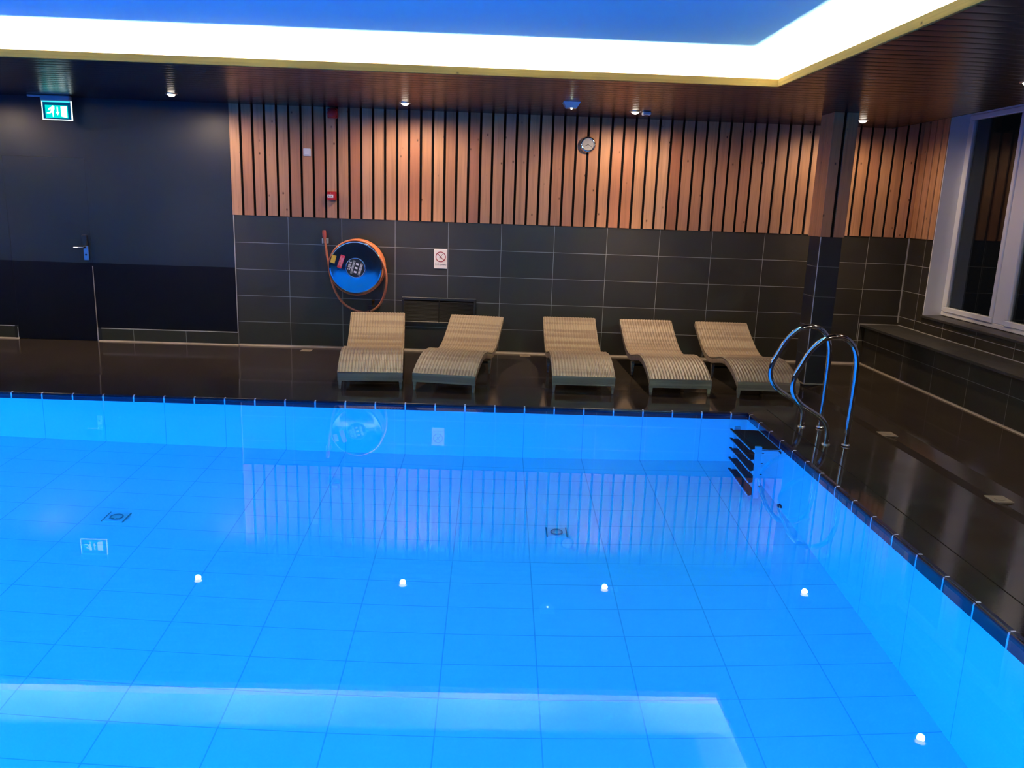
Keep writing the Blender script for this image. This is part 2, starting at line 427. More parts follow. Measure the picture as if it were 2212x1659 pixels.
# door (flush, same paint)
b=MB(); b.bbox((-2.5035,-.0065,.006),(-1.6085,.03,2.033),.002)
door=struct('door_1',b,M['navy'])
b=MB(); b.box((-2.545,-.0045,0),(-2.5045,.1,2.065)); b.box((-1.6075,-.0045,0),(-1.565,.1,2.065)); b.box((-2.5045,-.0045,2.034),(-1.6075,.1,2.065))
struct('door_frame',b,M['navy'],door)
b=MB(); b.box((-2.548,-.0125,0),(-2.506,.0,.150)); b.box((-1.606,-.0125,0),(-1.562,.0,.150)); struct('frame_foot',b,mat('black door frame foot',(.004,.0045,.006),.5),door)
b=MB(); b.bbox((-2.518,-.014,.0),(-2.507,-.002,.14),.003); b.bbox((-1.612,-.021,.0),(-1.601,-.002,.155),.003); b.box((-1.609,-.019,.155),(-1.6065,-.004,.86))
struct('edge_strip',b,mat('pale sealant',(.34,.33,.32),.6),door)
b=MB(); b.bbox((-1.688,-.026,.925),(-1.634,-.018,1.082),.002); struct('handle_plate',b,M['satin'],door)
b=MB(); m=Matrix.Translation((-1.662,-.026,1.064))@Matrix.Rotation(PI/2,4,'X'); b.lathe([(.013,0),(.013,.03),(.011,.045)],16,m)
b.tube([(-1.662,-.068,1.064),(-1.70,-.070,1.064),(-1.775,-.068,1.062)],.009,10); struct('door_lever',b,M['steel'],door)
b=MB(); b.lathe([(.010,0),(.010,.006),(.0,.006)],16,Matrix.Translation((-1.662,-.026,.985))@Matrix.Rotation(PI/2,4,'X')); struct('lock_cylinder',b,M['black'],door)
b=MB(); b.bbox((-1.690,-.050,1.084),(-1.632,-.018,1.205),.006); struct('card_reader',b,M['black'],door)

# ------------------------------------------------------------------ other walls
b=MB()
WY0,WY1=-.52,-6.9       # window opening
b.box((XR,.0,-.1),(XR+.25,WY0,1.478)); b.box((XR,WY1,-.1),(XR+.25,YN,1.478)); b.box((XR-.012,WY0,-.1),(XR+.25,WY1,.64))
wr=struct('wall_right',b,M['side_tile'])
b=MB(); b.box((XR+.012,0,1.478),(XR+.25,WY0,3.05)); b.box((XR+.012,WY1,1.478),(XR+.25,YN,3.05)); b.box((XR+.012,WY0,2.85),(XR+.25,WY1,3.05)); struct('cladding_backing',b,M['backing'],wr)
b=MB(); y=-.02
for rng in ((-.018,WY0+.006),(WY1,YN)):
    y=rng[0]
    while y>rng[1]+.02:
        e=max(y-.1050,rng[1]); b.bbox((XR-.014,e,1.48),(XR+.02,y,2.95),.002); y-=p
struct('slat_cladding',b,M['slat'],wr)
b=MB(); b.box((XR-.016,-.004,.5),(XR-.0005,.001,1.478)); b.box((XR-.016,WY0,.472),(XR-.011,WY1,.482)); b.box((XR-.005,0,.472),(XR,WY0,.482)); b.box((7.216,-.006,.471),(XR,0,.481)); b.box((7.214,-.006,0),(7.220,0,.476))
struct('grout_line',b,mat('pale corner grout',(.30,.295,.29),.8),wr)
b=MB(); b.box((XL-.2,YN,-.1),(XL,.25,3.05)); struct('wall_left',b,M['navy'])
b=MB(); b.box((XL,YN-.2,-.1),(XR+.25,YN,3.05)); struct('wall_near',b,mat('dark near wall',(.03,.028,.028),.6))

# window
b=MB(); XW=XR+.19
def frame_bar(b,y0,y1,z0,z1,x0=XW,x1=XW+.06): b.bbox((x0,min(y0,y1),z0),(x1,max(y0,y1),z1),.006)
ZB,ZT=.672,2.85
win=None
frame_bar(b,WY0,WY1,ZB,ZB+.048); frame_bar(b,WY0,WY1,2.765,ZT); frame_bar(b,WY0,WY0-.05,ZB+.048,2.765); frame_bar(b,WY1,WY1+.05,ZB+.048,2.765)
win=struct('window_1',b,M['upvc'])
b=MB(); b.box((XR-.002,WY0-.0005,.66),(XW+.06,WY0+.012,ZT)); b.box((XR-.002,WY1-.012,.66),(XW+.06,WY1,ZT)); struct('window_reveal',b,M['upvc'],win)
b=MB(); b.bbox((XR-.035,WY0+.0,.640),(XW+.06,WY1,.668),.004); struct('window_sill',b,M['sill_tile'],win)
yy=WY0-.05; panes=[]
for i in range(6):
    s0=yy-.0; g0=s0-.055; g1=g0-.775; s1=g1-.055
    if i: pass
    bb=MB(); frame_bar(bb,s0,s1,ZB+.045,ZB+.1,XW-.012,XW+.05); frame_bar(bb,s0,s1,2.715,2.768,XW-.012,XW+.05); frame_bar(bb,s0,g0,ZB+.1,2.715,XW-.012,XW+.05); frame_bar(bb,g1,s1,ZB+.1,2.715,XW-.012,XW+.05)
    sash=struct('window_sash',bb,M['upvc'],win)
    bb=MB(); bb.box((XW+.016,g1-.004,ZB+.096),(XW+.036,g0+.004,2.72)); struct('window_pane',bb,M['glass'],sash)
    bb=MB(); frame_bar(bb,s1,s1-.19,ZB+.0485,2.764); 
    if i<5: struct('window_post',bb,M['upvc'],win)
    yy=s1-.19
b=MB(); b.box((XW+.09,WY1-.5,.3),(XW+.1,WY0+.5,3.1)); 

# bench along the window wall
b=MB(); b.box((7.214,-.0,-.05),(XR,0,.0)) if False else None
b=MB(); b.box((7.290,YN,-.1),(XR,0,.450)); bench=struct('bench_wall',b,M['bench_tile'])
b=MB(); vs=[(7.214,0,.476),(XR,0,.476),(XR,YN,.476),(7.300,YN,.452),(7.300,-.45,.452)]
b=MB(); b.box((7.225,YN,.450),(XR,0,.474)); 
struct('bench_top',b,M['bench_top'],bench)
b=MB(); bead(b,(7.290,0,-.004),(7.290,YN,-.004),(-1,0,0),.02); struct('baseboard_right',b,M['bead'])

# column: tiled below, boarded above
CX0,CX1,CY0,CY1=6.145,6.362,-1.24,-.955
b=MB(); b.box((CX0,CY0,-.02),(CX1,CY1,1.49)); col=struct('column',b,M['col_tile'])
b=MB(); b.box((CX0+.004,CY0+.004,1.49),(CX1-.004,CY1-.004,SOF+.05)); struct('cladding_backing',b,M['backing'],col)
b=MB(); w=.0995
for a,e in ((CX0-.012,CX0-.012+w),(CX1+.012-w-.012,CX1+.012)): b.bbox((a,CY0-.014,1.492),(e,CY0+.008,SOF),.002)
y=CY0+.008
for a,e in ((CY0+.008,CY0+.118),(CY0+.122,CY0+.205),(CY0+.209,CY1+.012)): b.bbox((CX0-.013,a,1.492),(CX0+.008,e,SOF),.002); b.bbox((CX1-.008,a,1.492),(CX1+.013,e,SOF),.002)
b.bbox((CX0-.012,CY1-.006,1.492),(CX0+.105,CY1+.014,SOF),.002); b.bbox((CX0+.125,CY1-.006,1.492),(CX1+.012,CY1+.014,SOF),.002)
struct('slat_cladding',b,wood_mat('column boards',[(.46,.20,.09),(.40,.18,.08)],2),col)
b=MB(); b.box((CX0-.003,CY0-.003,0),(CX0+.004,CY0+.004,1.49)); struct('corner_grout',b,mat('pale column grout',(.42,.43,.46),.5),col)
b=MB(); bead(b,(CX0,CY0,.0),(CX1,CY0,.0),(0,-1,0),.012); bead(b,(CX0,CY1,.0),(CX0,CY0,.0),(-1,0,0),.012); struct('floor_bead',b,M['bead'],col)

# ------------------------------------------------------------------ ceiling
def boards(b,x0,x1,y0,y1,z=SOF,pitch=.132):
    """crowned boards running along X"""
    n0=math.floor(y0/pitch); y=n0*pitch
    prof=[(.0,.0008),(.003,.0),(.03,-.0005),(.066,-.0008),(.102,-.0005),(.129,.0),(.132,.0008)]
    while y<y1:
        pts=[(min(max(y+a,y0),y1),z+h) for a,h in prof]
        vs=[]
        for a,h in pts: vs+=[(x0,a,h),(x1,a,h)]
        fs=[(2*i+1,2*i,2*i+2,2*i+3) for i in range(len(pts)-1) if pts[i+1][0]-pts[i][0]>1e-6]
        b.add(vs,fs,smooth=True); y+=pitch
OY1=-2.645; OX1=5.118; OX0=-4.9; OY0=-8.5
b=MB(); boards(b,XL,SX1,OY1,-.012); boards(b,OX1,SX1,OY0,OY1); boards(b,XL,OX0,OY0,OY1); boards(b,XL,SX1,YN,OY0)
ceil=struct('ceiling',b,M['soffit'])
b=MB(); z0,z1=SOF+.007,SOF+.010
b.box((XL,OY1,z0),(SX1,-.012,z1)); b.box((OX1,OY0,z0),(SX1,OY1,z1)); b.box((XL,OY0,z0),(OX0,OY1,z1)); b.box((XL,YN,z0),(SX1,OY0,z1)); b.box((SX1-.01,YN,SOF-.002),(SX1,-.012,z1))
struct('soffit_deck',b,M['dark_ceiling'],ceil)
FT=SOF+.055
b=MB(); b.bbox((OX0,OY1-.02,SOF-.004),(OX1,OY1,FT),.003); b.bbox((OX0,OY0,SOF-.004),(OX1,OY0+.02,FT),.003); struct('fascia_board',b,M['pine'],ceil)
b=MB(); b.bbox((OX1-.02,OY0,SOF-.004),(OX1,OY1,FT),.003); b.bbox((OX0,OY0,SOF-.004),(OX0+.02,OY1,FT),.003); struct('fascia_board',b,M['pine_y'],ceil)
RX0,RX1,RY0,RY1=OX0-.15,OX1+.15,OY0-.15,OY1+.15; RZ=2.90
b=MB(); b.box((RX0,RY1,z1),(RX1,RY1+.02,RZ)); b.box((RX0,RY0-.02,z1),(RX1,RY0,RZ)); b.box((RX1,RY0,z1),(RX1+.02,RY1,RZ)); b.box((RX0-.02,RY0,z1),(RX0,RY1,RZ))
struct('recess_wall',b,M['white_paint'],ceil)
b=MB(); b.box((RX0-.02,RY0-.02,RZ),(RX1+.02,RY1+.02,RZ+.03)); struct('recess_ceiling',b,M['ceil'],ceil)
b=MB(); b.box((SX1-.3,YN,3.0),(XR+.3,.25,3.05)); b.box((XL-.2,YN,3.05),(XR+.3,.25,3.1)); struct('upper_slab',b,M['dark_ceiling'],ceil)

# ------------------------------------------------------------------ deck
def dz(x,y):
    d=max(PX0-x,x-PX1,PY0-y,y-PY1,0)
    return EDGE*(1-min(d,.9)/.9)
b=MB()
xs=[XL,-5.8,PX0,PX1,6.027,6.028,6.17,6.32,6.321,7.30]; ys=[YN,-9.4,PY0,PY1,-1.76,-1.2,.0]
def hz(x,y):
    z=dz(x,y)
    if 6.03<x<6.318 and y<-1.19: z-=.024 if abs(x-6.17)<.01 else 0
    return z
for i in range(len(xs)-1):
    for j in range(len(ys)-1):
        if xs[i]>=PX0 and xs[i+1]<=PX1 and ys[j]>=PY0 and ys[j+1]<=PY1: continue
        P=[(xs[i],ys[j]),(xs[i+1],ys[j]),(xs[i+1],ys[j+1]),(xs[i],ys[j+1])]
        b.add([(x_,y_,hz(x_,y_)) for x_,y_ in P],[(0,1,2,3)])
floor=struct('floor',b,M['deck'])
# edge slot between the coping row and the deck
b=MB(); b.box((PX1+.222,PY0,EDGE-.012),(PX1+.228,PY1+.2,EDGE-.0072)); struct('edge_joint',b,M['backing'],floor)
# coping: bullnosed navy edge tile, mitred ring
prof=[(.030,EDGE+.001),(.012,EDGE+.001),(.005,EDGE-.002),(.0015,EDGE-.008),(0,EDGE-.016),(0,BAND)]
def ring(prof,sides,mats,name,parent=None):
    b=MB(); cs=[(PX0,PY1,-1,1),(PX1,PY1,1,1),(PX1,PY0,1,-1),(PX0,PY0,-1,-1)]
    for i in range(4):
        a,c=cs[i],cs[(i+1)%4]
        for (o0,za),(o1,zb_) in zip(prof[:-1],prof[1:]):
            q=lambda k,o,z:(k[0]+k[2]*o,k[1]+k[3]*o,z)
            b.add([q(a,o0,za),q(c,o0,za),q(c,o1,zb_),q(a,o1,zb_)],[(0,1,2,3)],smooth=False,mi=i%2)
    return struct(name,b,mats,parent)
ring(prof,None,[M['navy_x'],M['navy_y']],'pool_wall_edge')
# pool shell
zf=lambda y:-1.300+.018*(y-PY1)
b=MB()
b.quad((PX0,PY0,zf(PY0)),(PX1,PY0,zf(PY0)),(PX1,PY1,zf(PY1)),(PX0,PY1,zf(PY1)))
pf=struct('pool_floor',b,M['pool_floor'])
b=MB()
b.quad((PX0,PY1,zf(PY1)),(PX1,PY1,zf(PY1)),(PX1,PY1,BAND),(PX0,PY1,BAND)); b.quad((PX1,PY0,zf(PY0)),(PX0,PY0,zf(PY0)),(PX0,PY0,BAND),(PX1,PY0,BAND))
b.add([(PX1,PY1,zf(PY1)),(PX1,PY0,zf(PY0)),(PX1,PY0,BAND),(PX1,PY1,BAND)],[(0,1,2,3)],mi=1); b.add([(PX0,PY0,zf(PY0)),(PX0,PY1,zf(PY1)),(PX0,PY1,BAND),(PX0,PY0,BAND)],[(0,1,2,3)],mi=1)
struct('pool_wall',b,[M['pool_wx'],M['pool_wy']])
b=MB(); e=.012
b.add([(PX0-e,PY0-e,WZ),(PX1+e,PY0-e,WZ),(PX1+e,PY1+e,WZ),(PX0-e,PY1+e,WZ),(PX0-e,PY0-e,-1.6),(PX1+e,PY0-e,-1.6),(PX1+e,PY1+e,-1.6),(PX0-e,PY1+e,-1.6)],[(0,1,2,3),(7,6,5,4),(4,5,1,0),(5,6,2,1),(6,7,3,2),(7,4,0,3)])
w=b.build('pool_water',M['water']); tag(w,'clear blue lit water filling the swimming pool','water',kind='stuff')

# ------------------------------------------------------------------ loungers
LP=[(0,.158),(.10,.207),(.25,.259),(.42,.290),(.58,.286),(.76,.252),(.93,.219),(1.08,.213),(1.25,.250),(1.42,.326),(1.56,.402),(1.69,.478)]
path=catmull([(0,s,z) for s,z in LP],7)
LW=.58; NR=20
def shell():
    b=MB(); cols=[]
    for i in range(NR):
        for q in range(4): cols.append(-LW/2+LW*(i+q/4)/NR)
    cols.append(LW/2)
    top=[]; L=0; arc=[]
    for i,pnt in enumerate(path):
        if i: L+=(path[i]-path[i-1]).length
        arc.append(L)
    N=[]
    for i in range(len(path)):
        tt=(path[min(i+1,len(path)-1)]-path[max(i-1,0)]).normalized(); N.append(Vector((0,-tt.z,tt.y)))
    grid=[]
    for i,pnt in enumerate(path):
        row=[]
        for k,xc in enumerate(cols):
            ph=(k%4)/4; h=(.0105 if 3<i<len(path)-4 else .0065)*math.sin(PI*ph)**.7 if k<len(cols)-1 else 0
            edge=min(k,len(cols)-1-k); 
            if edge<2: h-=.012*(1-edge/2)
            v_=pnt+N[i]*h+Vector((xc,0,0)); row.append(v_)
        grid.append(row)
    vs=[v_ for r_ in grid for v_ in r_]; nc=len(cols)
    fs=[(i*nc+k,i*nc+k+1,(i+1)*nc+k+1,(i+1)*nc+k) for i in range(len(path)-1) for k in range(nc-1)]
    o0=len(b.v); b.add(vs,fs,True)
    for i in range(len(path)):
        for k in range(nc): b.uv[o0+i*nc+k]=(cols[k]+LW/2,arc[i])
    # sides and underside
    T=.062
    for sx in (-1,1):
        o0=len(b.v); vs=[]
        for i,pnt in enumerate(path):
            for j,d_ in enumerate((.010,.030,T)):
                vs.append(pnt-N[i]*d_+Vector((sx*(LW/2+(.004 if j==1 else 0)),0,0)))
        fs=[]
        for i in range(len(path)-1):
            for j in range(2):
                f=(i*3+j,i*3+j+1,(i+1)*3+j+1,(i+1)*3+j); fs.append(f if sx<0 else tuple(reversed(f)))
        b.add(vs,fs,True)
        for i in range(len(path)):
            for j,d_ in enumerate((0,.03,.06)): b.uv[o0+i*3+j]=(d_,arc[i])
    o0=len(b.v); vs=[]; 
    for i,pnt in enumerate(path): vs+=[pnt-N[i]*T+Vector((-LW/2,0,0)),pnt-N[i]*T+Vector((LW/2,0,0))]
    b.add(vs,[(2*i,2*i+2,2*i+3,2*i+1) for i in range(len(path)-1)],True)
    for i in range(len(path)): b.uv[o0+2*i]=(0,arc[i]); b.uv[o0+2*i+1]=(LW,arc[i])
    # head end cap
    o0=len(b.v); pnt=path[-1]; n_=N[-1]
    vs=[pnt+Vector((-LW/2,0,0)),pnt+Vector((LW/2,0,0)),pnt-n_*T+Vector((LW/2,0,0)),pnt-n_*T+Vector((-LW/2,0,0))]
    b.add(vs,[(0,1,2,3)])
    for i,q in enumerate(((0,0),(LW,0),(LW,.06),(0,.06))): b.uv[o0+i]=q
    return b
root=thing('sun_lounger','tan wicker lounger below the hose reel, its back tilted towards the door','sun lounger',group='wicker loungers in a row along the wall')
shell().build('woven_seat',M['wicker'],root)
b=MB(); o0=0
vs=[(-LW/2-.002,-.004,.160),(LW/2+.002,-.004,.160),(LW/2+.002,-.004,.078),(-LW/2-.002,-.004,.078),(-LW/2-.002,.022,.160),(LW/2+.002,.022,.160),(LW/2+.002,.022,.078),(-LW/2-.002,.022,.078)]
b.add(vs,[(0,3,2,1),(4,5,6,7),(0,1,5,4),(3,7,6,2),(0,4,7,3),(1,2,6,5)])
for i,q in enumerate(((0,.1),(LW,.1),(LW,0),(0,0),(0,.12),(LW,.12),(LW,.02),(0,.02))): b.uv[i]=q
ap=b.build('foot_apron',M['wicker'],root)
def leg(xc,s,zt,w_=.032):
    b=MB(); a=.017; 
    vs=[(xc-w_/2,s,zt),(xc+w_/2,s,zt),(xc+w_/2,s+w_,zt),(xc-w_/2,s+w_,zt),(xc-a/2,s+.004,0),(xc+a/2,s+.004,0),(xc+a/2,s+.004+a,0),(xc-a/2,s+.004+a,0)]
    b.add(vs,[(0,1,2,3),(7,6,5,4),(4,5,1,0),(5,6,2,1),(6,7,3,2),(7,4,0,3)])
    for i in range(8): b.uv[i]=((i%2)*.03,.1*(i<4))
    b.build('leg',M['wicker'],root)
for sx in (-1,1): leg(sx*(LW/2-.016),.0,.085); leg(sx*(LW/2-.02),.92,.145,.036); 
b=MB(); b.tube([(-LW/2+.03,.94,.11),(LW/2-.03,.94,.11)],.012,8); b.build('cross_bar',M['black_metal'],root)
for sx in (-1,1):
    b=MB(); pts=[]
    for i in range(0,len(path)):
        tt=(path[min(i+1,len(path)-1)]-path[max(i-1,0)]).normalized(); n_=Vector((0,-tt.z,tt.y)); pts.append(path[i]-n_*.006+Vector((sx*(LW/2-.003),0,0)))
    tb=b.tube(pts,.0085,8)
    for i in range(len(b.v)): b.uv[i]=(.02*(i%8),i*.004)
    b.build('edge_roll',M['wicker'],root)
spots=[(1.833,-2.075,5.8,None),(2.502,-2.085,-8.7,'tan wicker lounger turned askew in front of the black vent grille'),(3.793,-1.975,0.2,'tan wicker lounger standing square below the silver wall clock'),(4.697,-1.975,1.6,'tan wicker lounger between the one below the clock and the one by the column'),(5.520,-1.985,.6,'olive tan wicker lounger at the column, partly behind the chrome handrails')]
for i,(x_,y_,a_,lb) in enumerate(spots):
    o=root if i==0 else copy_tree(root)
    o.location=(x_,y_,dz(x_,y_)-.004); o.rotation_euler=(0,0,math.radians(a_))
    if lb: o['label']=lb

# ------------------------------------------------------------------ handrails (profile in X-Z)
prof=[(5.611,.0),(5.612,.10),(5.614,.20),(5.617,.40),(5.617,.56),(5.609,.665),(5.585,.738),(5.545,.788),(5.497,.814),(5.440,.823),(5.385,.812),(5.335,.787),(5.290,.745),(5.250,.690),(5.210,.610),(5.178,.545),(5.163,.492),(5.160,.440),(5.172,.392),(5.195,.353),(5.236,.309),(5.290,.273),(5.347,.240),(5.400,.205),(5.437,.160),(5.456,.110),(5.460,.06),(5.460,.0)]
for y_,lb in ((-3.0,'rear one of the two bent chrome handrails, nearer to the column'),(-3.495,'front one of the two bent chrome handrails, standing before the other')):
    z_=dz(5.53,y_)
    r_=thing('handrail',lb,'handrail',(0,y_,z_),0,'pool ladder handrails')
    b=MB(); b.tube(catmull([(x_,0,q) for x_,q in prof],4),.0195,16); b.build('rail_tube',M['steel'],r_)
    for fx in (5.611,5.460):
        b=MB(); b.lathe([(.031,0.0),(.031,.005),(.027,.009),(.020,.010)],24,Matrix.Translation((fx,0,.002))); b.build('foot_flange',M['satin'],r_)

# ------------------------------------------------------------------ ladder in the pool
lad=thing('pool_ladder','black and grey ladder under the water in the corner of the pool','ladder',(0,0,0))
for y_ in (-2.962,-3.502):
    b=MB()
    vs=[]
    for z_,dx in ((-.065,0),(-1.22,.012)):
        vs+=[(4.930+dx,y_-.012,z_),(4.976+dx,y_-.012,z_),(4.976+dx,y_+.012,z_),(4.930+dx,y_+.012,z_)]
    b.add(vs,[(0,1,2,3),(7,6,5,4),(4,5,1,0),(5,6,2,1),(6,7,3,2),(7,4,0,3)])
    st=b.build('stile',M['stile'],lad)
    b=MB(); b.tube(catmull([(4.97,y_,-.17),(5.06,y_,-.165),(5.105,y_,-.17),(5.122,y_,-.20),(5.126,y_,-.235)],5),.008,8); b.build('wall_bracket',M['black_metal'],st)
    for z_ in (-.22,-.47,-.72,-.97):
        b=MB(); b.lathe([(.009,0),(.009,.006),(0,.008)],10,Matrix.Translation((4.985,y_-.014,z_))@Matrix.Rotation(PI/2,4,'X')); b.build('bolt',M['black_metal'],st)
for i,z_ in enumerate((-.145,-.40,-.655,-.91,-1.165)):
    dx=.003*i; x1=5.122 if i==0 else 4.985
    b=MB(); b.bbox((4.905+dx,-3.488,z_-.018),(x1,-2.976,z_),.004)
    for q in range(2): b.box((4.922+dx+q*.03,-3.47,z_),(4.935+dx+q*.03,-2.99,z_+.003))
    b.tube([(4.910+dx,-3.488,z_-.012),(4.910+dx,-2.94,z_-.012)],.012,8)
    tr=b.build('tread',M['tread'],lad)
    b=MB(); b.bbox((4.893+dx,-3.488,z_-.03),(4.900+dx,-2.976,z_-.004),.002); b.build('edge_strip',M['lip'],tr)

# pool fittings
def inlet(x_,y_,lb):
    z_=zf(y_); r_=thing('floor_inlet',lb,'pool fitting',(x_,y_,z_+.002),0,'inlets in the pool floor')
    b=MB(); b.bbox((-.068,-.068,-.004),(.068,.068,.006),.003); b.build('cover_plate',M['white'],r_)
    for sx in (-1,1):
        b=MB(); b.box((sx*.069-.004,-.07,-.002),(sx*.069+.004,.07,.008)); b.build('side_slot',M['labelgrey'],r_)
    b=MB(); b.lathe([(.044,0),(.044,.010),(.036,.012),(.036,.006)],24,Matrix.Translation((0,0,.004)),caps=False); b.build('swivel_ring',M['labelgrey'],r_)
    for sx in (-1,1):
        b=MB(); b.box((sx*.022-.016,-.034,.007),(sx*.022+.016,-.022,.011)); b.build('jet_slot',M['labelgrey'],r_)
inlet(3.423,-4.00,'square white inlet cover on the pool floor below the clock')
inlet(.405,-4.03,'square inlet cover on the pool floor blurred by ripples')
b=MB(); b.lathe([(.030,0),(.030,.012),(.022,.02),(0,.022)],20,Matrix.Translation((5.122,-3.62,-1.245))@Matrix.Rotation(-PI/2,4,'Y')); tag(b.build('wall_fitting',M['black']),'small round black fitting low on the pool wall near the ladder','pool fitting')

# floor drains
def drain(x_,y_,lb,z_):
    r_=thing('floor_drain',lb,'drain',(x_,y_,z_),0,'beige floor drains')
    b=MB(); b.bbox((-.062,-.062,-.010),(.062,.062,.004),.003); b.build('drain_plate',M['beige'],r_)
    b=MB(); b.lathe([(.030,0),(.034,.002),(.030,.003)],20,Matrix.Translation((0,0,.003))); b.build('drain_ring',M['beige'],r_)
drain(6.155,-3.03,'beige square drain plate in the deck gutter beside the handrails',-.013)
drain(6.165,-4.50,'beige square drain plate in the deck gutter under the window reflections',-.013)
drain(.82,-.20,'beige square drain plate at the tiled wall near the navy panel',-.002)
drain(3.315,-.11,'beige square drain plate between the second and third lounger at the wall',-.002)

# ------------------------------------------------------------------ hose reel
HX,HZ,HY=1.395,.957,-.255
reel=thing('hose_reel','steel fire hose reel with orange hose on the tiled wall','hose reel',(HX,0,HZ))
FR=Matrix.Translation((0,HY,0))@Matrix.Rotation(PI/2,4,'X')       # local z -> towards the room
def dish(r): return .012*(1-(r/.29)**2)
b=MB(); b.lathe([(.286,-.012),(.293,-.008),(.293,.0),(.286,.004)]+[(r,dish(r)+.002) for r in (.27,.22,.17,.12,.06,.001)],72,FR); b.build('front_disc',M['reel_steel'],reel)
b=MB(); b.lathe([(.293,0),(.293,.006)],64,Matrix.Translation((0,-.045,0))@Matrix.Rotation(PI/2,4,'X')); b.build('rear_disc',M['black_metal'],reel)
b=MB(); b.lathe([(.20,0),(.20,.19)],48,Matrix.Translation((0,-.05,0))@Matrix.Rotation(PI/2,4,'X')); b.build('drum',M['black_metal'],reel)
b=MB(); b.bbox((-.06,-.05,-.24),(.06,.0,.24),.004); b.bbox((.10,-.10,-.47),(.20,0,-.44),.004); b.build('wall_bracket',M['black_metal'],reel)
pts=[]
HR=.0155
for i in range(0,72*6+1):
    a=2*PI*i/72; yy_=-.068-.165*(i/(72*6)); pts.append((.296*math.cos(a),yy_,.296*math.sin(a)))
b=MB(); b.tube(pts,HR,10)
RP=R; CP=Vector(CAMP[:3])
def px(u,v,y):
    d=RP.transposed()@Vector(((u-1106)/CAMP[6],(v-829.5)/CAMP[6],1)); t_=(y-CP.y)/d.y; return CP+d*t_
lp=[(90,140,-.07),(104,250,-.07),(130,480,-.08),(162,640,-.09),(200,880,-.10),(270,1115,-.12),(390,1325,-.13),(550,1455,-.14),(760,1528,-.15),(905,1515,-.16),(1045,1430,-.18),(1140,1280,-.20),(1192,1080,-.225),(1198,880,-.24),(1165,715,-.24),(1095,560,-.235),(990,420,-.225)]
hp=catmull([px(690+a/8.294,490+c/8.294,y_)-Vector((HX,0,HZ)) for a,c,y_ in lp],8)
b.tube(hp,.0135,10); b.build('rubber_hose',M['hose'],reel)
n0,n1_=[px(690+a/8.294,490+c/8.294,-.07)-Vector((HX,0,HZ)) for a,c in ((84,60),(92,205))]
b=MB(); b.tube([n0,n0.lerp(n1_,.3),n0.lerp(n1_,.7),n1_],[.019,.022,.022,.017],14); b.build('nozzle',M['nozzle'],reel)
n2=n1_+Vector((0.003,0,-.03)); b=MB(); b.bbox((n2.x-.030,-.085,n2.z-.028),(n2.x-.020,0,n2.z+.028),.002); b.bbox((n2.x+.020,-.085,n2.z-.028),(n2.x+.030,0,n2.z+.028),.002); b.bbox((n2.x-.03,-.012,n2.z-.028),(n2.x+.03,0,n2.z+.028),.002); b.build('hose_clip',M['clear'],reel)
q=hp[8*9]; b=MB(); b.lathe([(.019,-.006),(.019,.006)],14,Matrix.Translation(q)@Matrix.Rotation(PI/2,4,'Y')); b.build('hose_tie',M['black'],reel)
b=MB(); b.lathe([(.014,0),(.014,.05),(.02,.05),(.02,.07)],16,Matrix.Translation((.165,-.06,-.44))); b.build('valve',M['brass'],reel)
def onface(u,v,h=.0):     # point on the disc face, u right, v up
    return FR@Vector((u,v,dish(math.hypot(u,v))+.0025+h))
def patch(u,v,w_,h_,ang,name,mt,lift=.0008,n=6,parent=None):
    b=MB(); ca,sa=math.cos(ang),math.sin(ang); vs=[]
    for lay in (0,1):
        for i in range(n+1):
            for j in range(n+1):
                a=(i/n-.5)*w_; c=(j/n-.5)*h_
                vs.append(onface(u+a*ca-c*sa,v+a*sa+c*ca,lift if lay else 0.0))
    g=(n+1)*(n+1); fs=[]
    for i in range(n):
        for j in range(n):
            k=i*(n+1)+j; fs.append((g+k,g+k+n+1,g+k+n+2,g+k+1))
    b.add(vs,fs); return b.build(name,mt,parent or reel)
S=.00518
ru,rv=(738.2-768.6)*S,(578.9-566.6)*S
rs=patch(ru,rv,.050,.148,-.33,'red_sticker',M['redsticker'])
for off in (-.016,-.005,.006,.015):
    ca,sa=math.cos(-.33),math.sin(-.33)
    patch(ru+off*ca,rv+off*sa,.0045,.112 if off in(-.016,.015) else .09,-.33,'sticker_print',M['pink'],.0016,4,rs)
patch((721.4-768.6)*S,(578.9-561.8)*S,.054,.088,-.26,'yellow_sticker',M['yellow'])
b=MB(); b.lathe([(.110,.0),(.112,.008),(.106,.012),(.102,.010)],56,FR@Matrix.Translation((0.002,0,.010)),caps=False); b.build('hub_ring',M['steel'],reel)
b=MB(); b.lathe([(.103,0),(.103,.005)],56,FR@Matrix.Translation((0.002,0,.0145))); lab=b.build('hub_label',M['label'],reel)
TM=FR@Matrix.Translation((0.002,0,.0197))@Matrix.Rotation(PI/2-.28,4,'Z')
text_mesh('ajax',.062,.0006,M['paper'],'maker_name',lab,TM@Matrix.Translation((.005,.072,.0)))
b=MB()
for a,c,w_,h_ in ((0,.030,.15,.026),(0,-.055,.135,.03)): b.box((-w_/2,c-h_/2,0),(w_/2,c+h_/2,.0006),m=TM)
b.build('label_band',M['labelgrey'],lab)
b=MB(); k=0
for c in (.037,.026,-.047,-.056,-.065):
    for a in (-.048,-.012,.024): b.box((a,c-.002,.0006),(a+.028,c+.002,.0012),m=TM)
for a in (-.045,.0,.045): b.box((a-.010,-.024,.0),(a+.010,.006,.0012),m=TM)
b.build('label_print',M['paper'],lab)

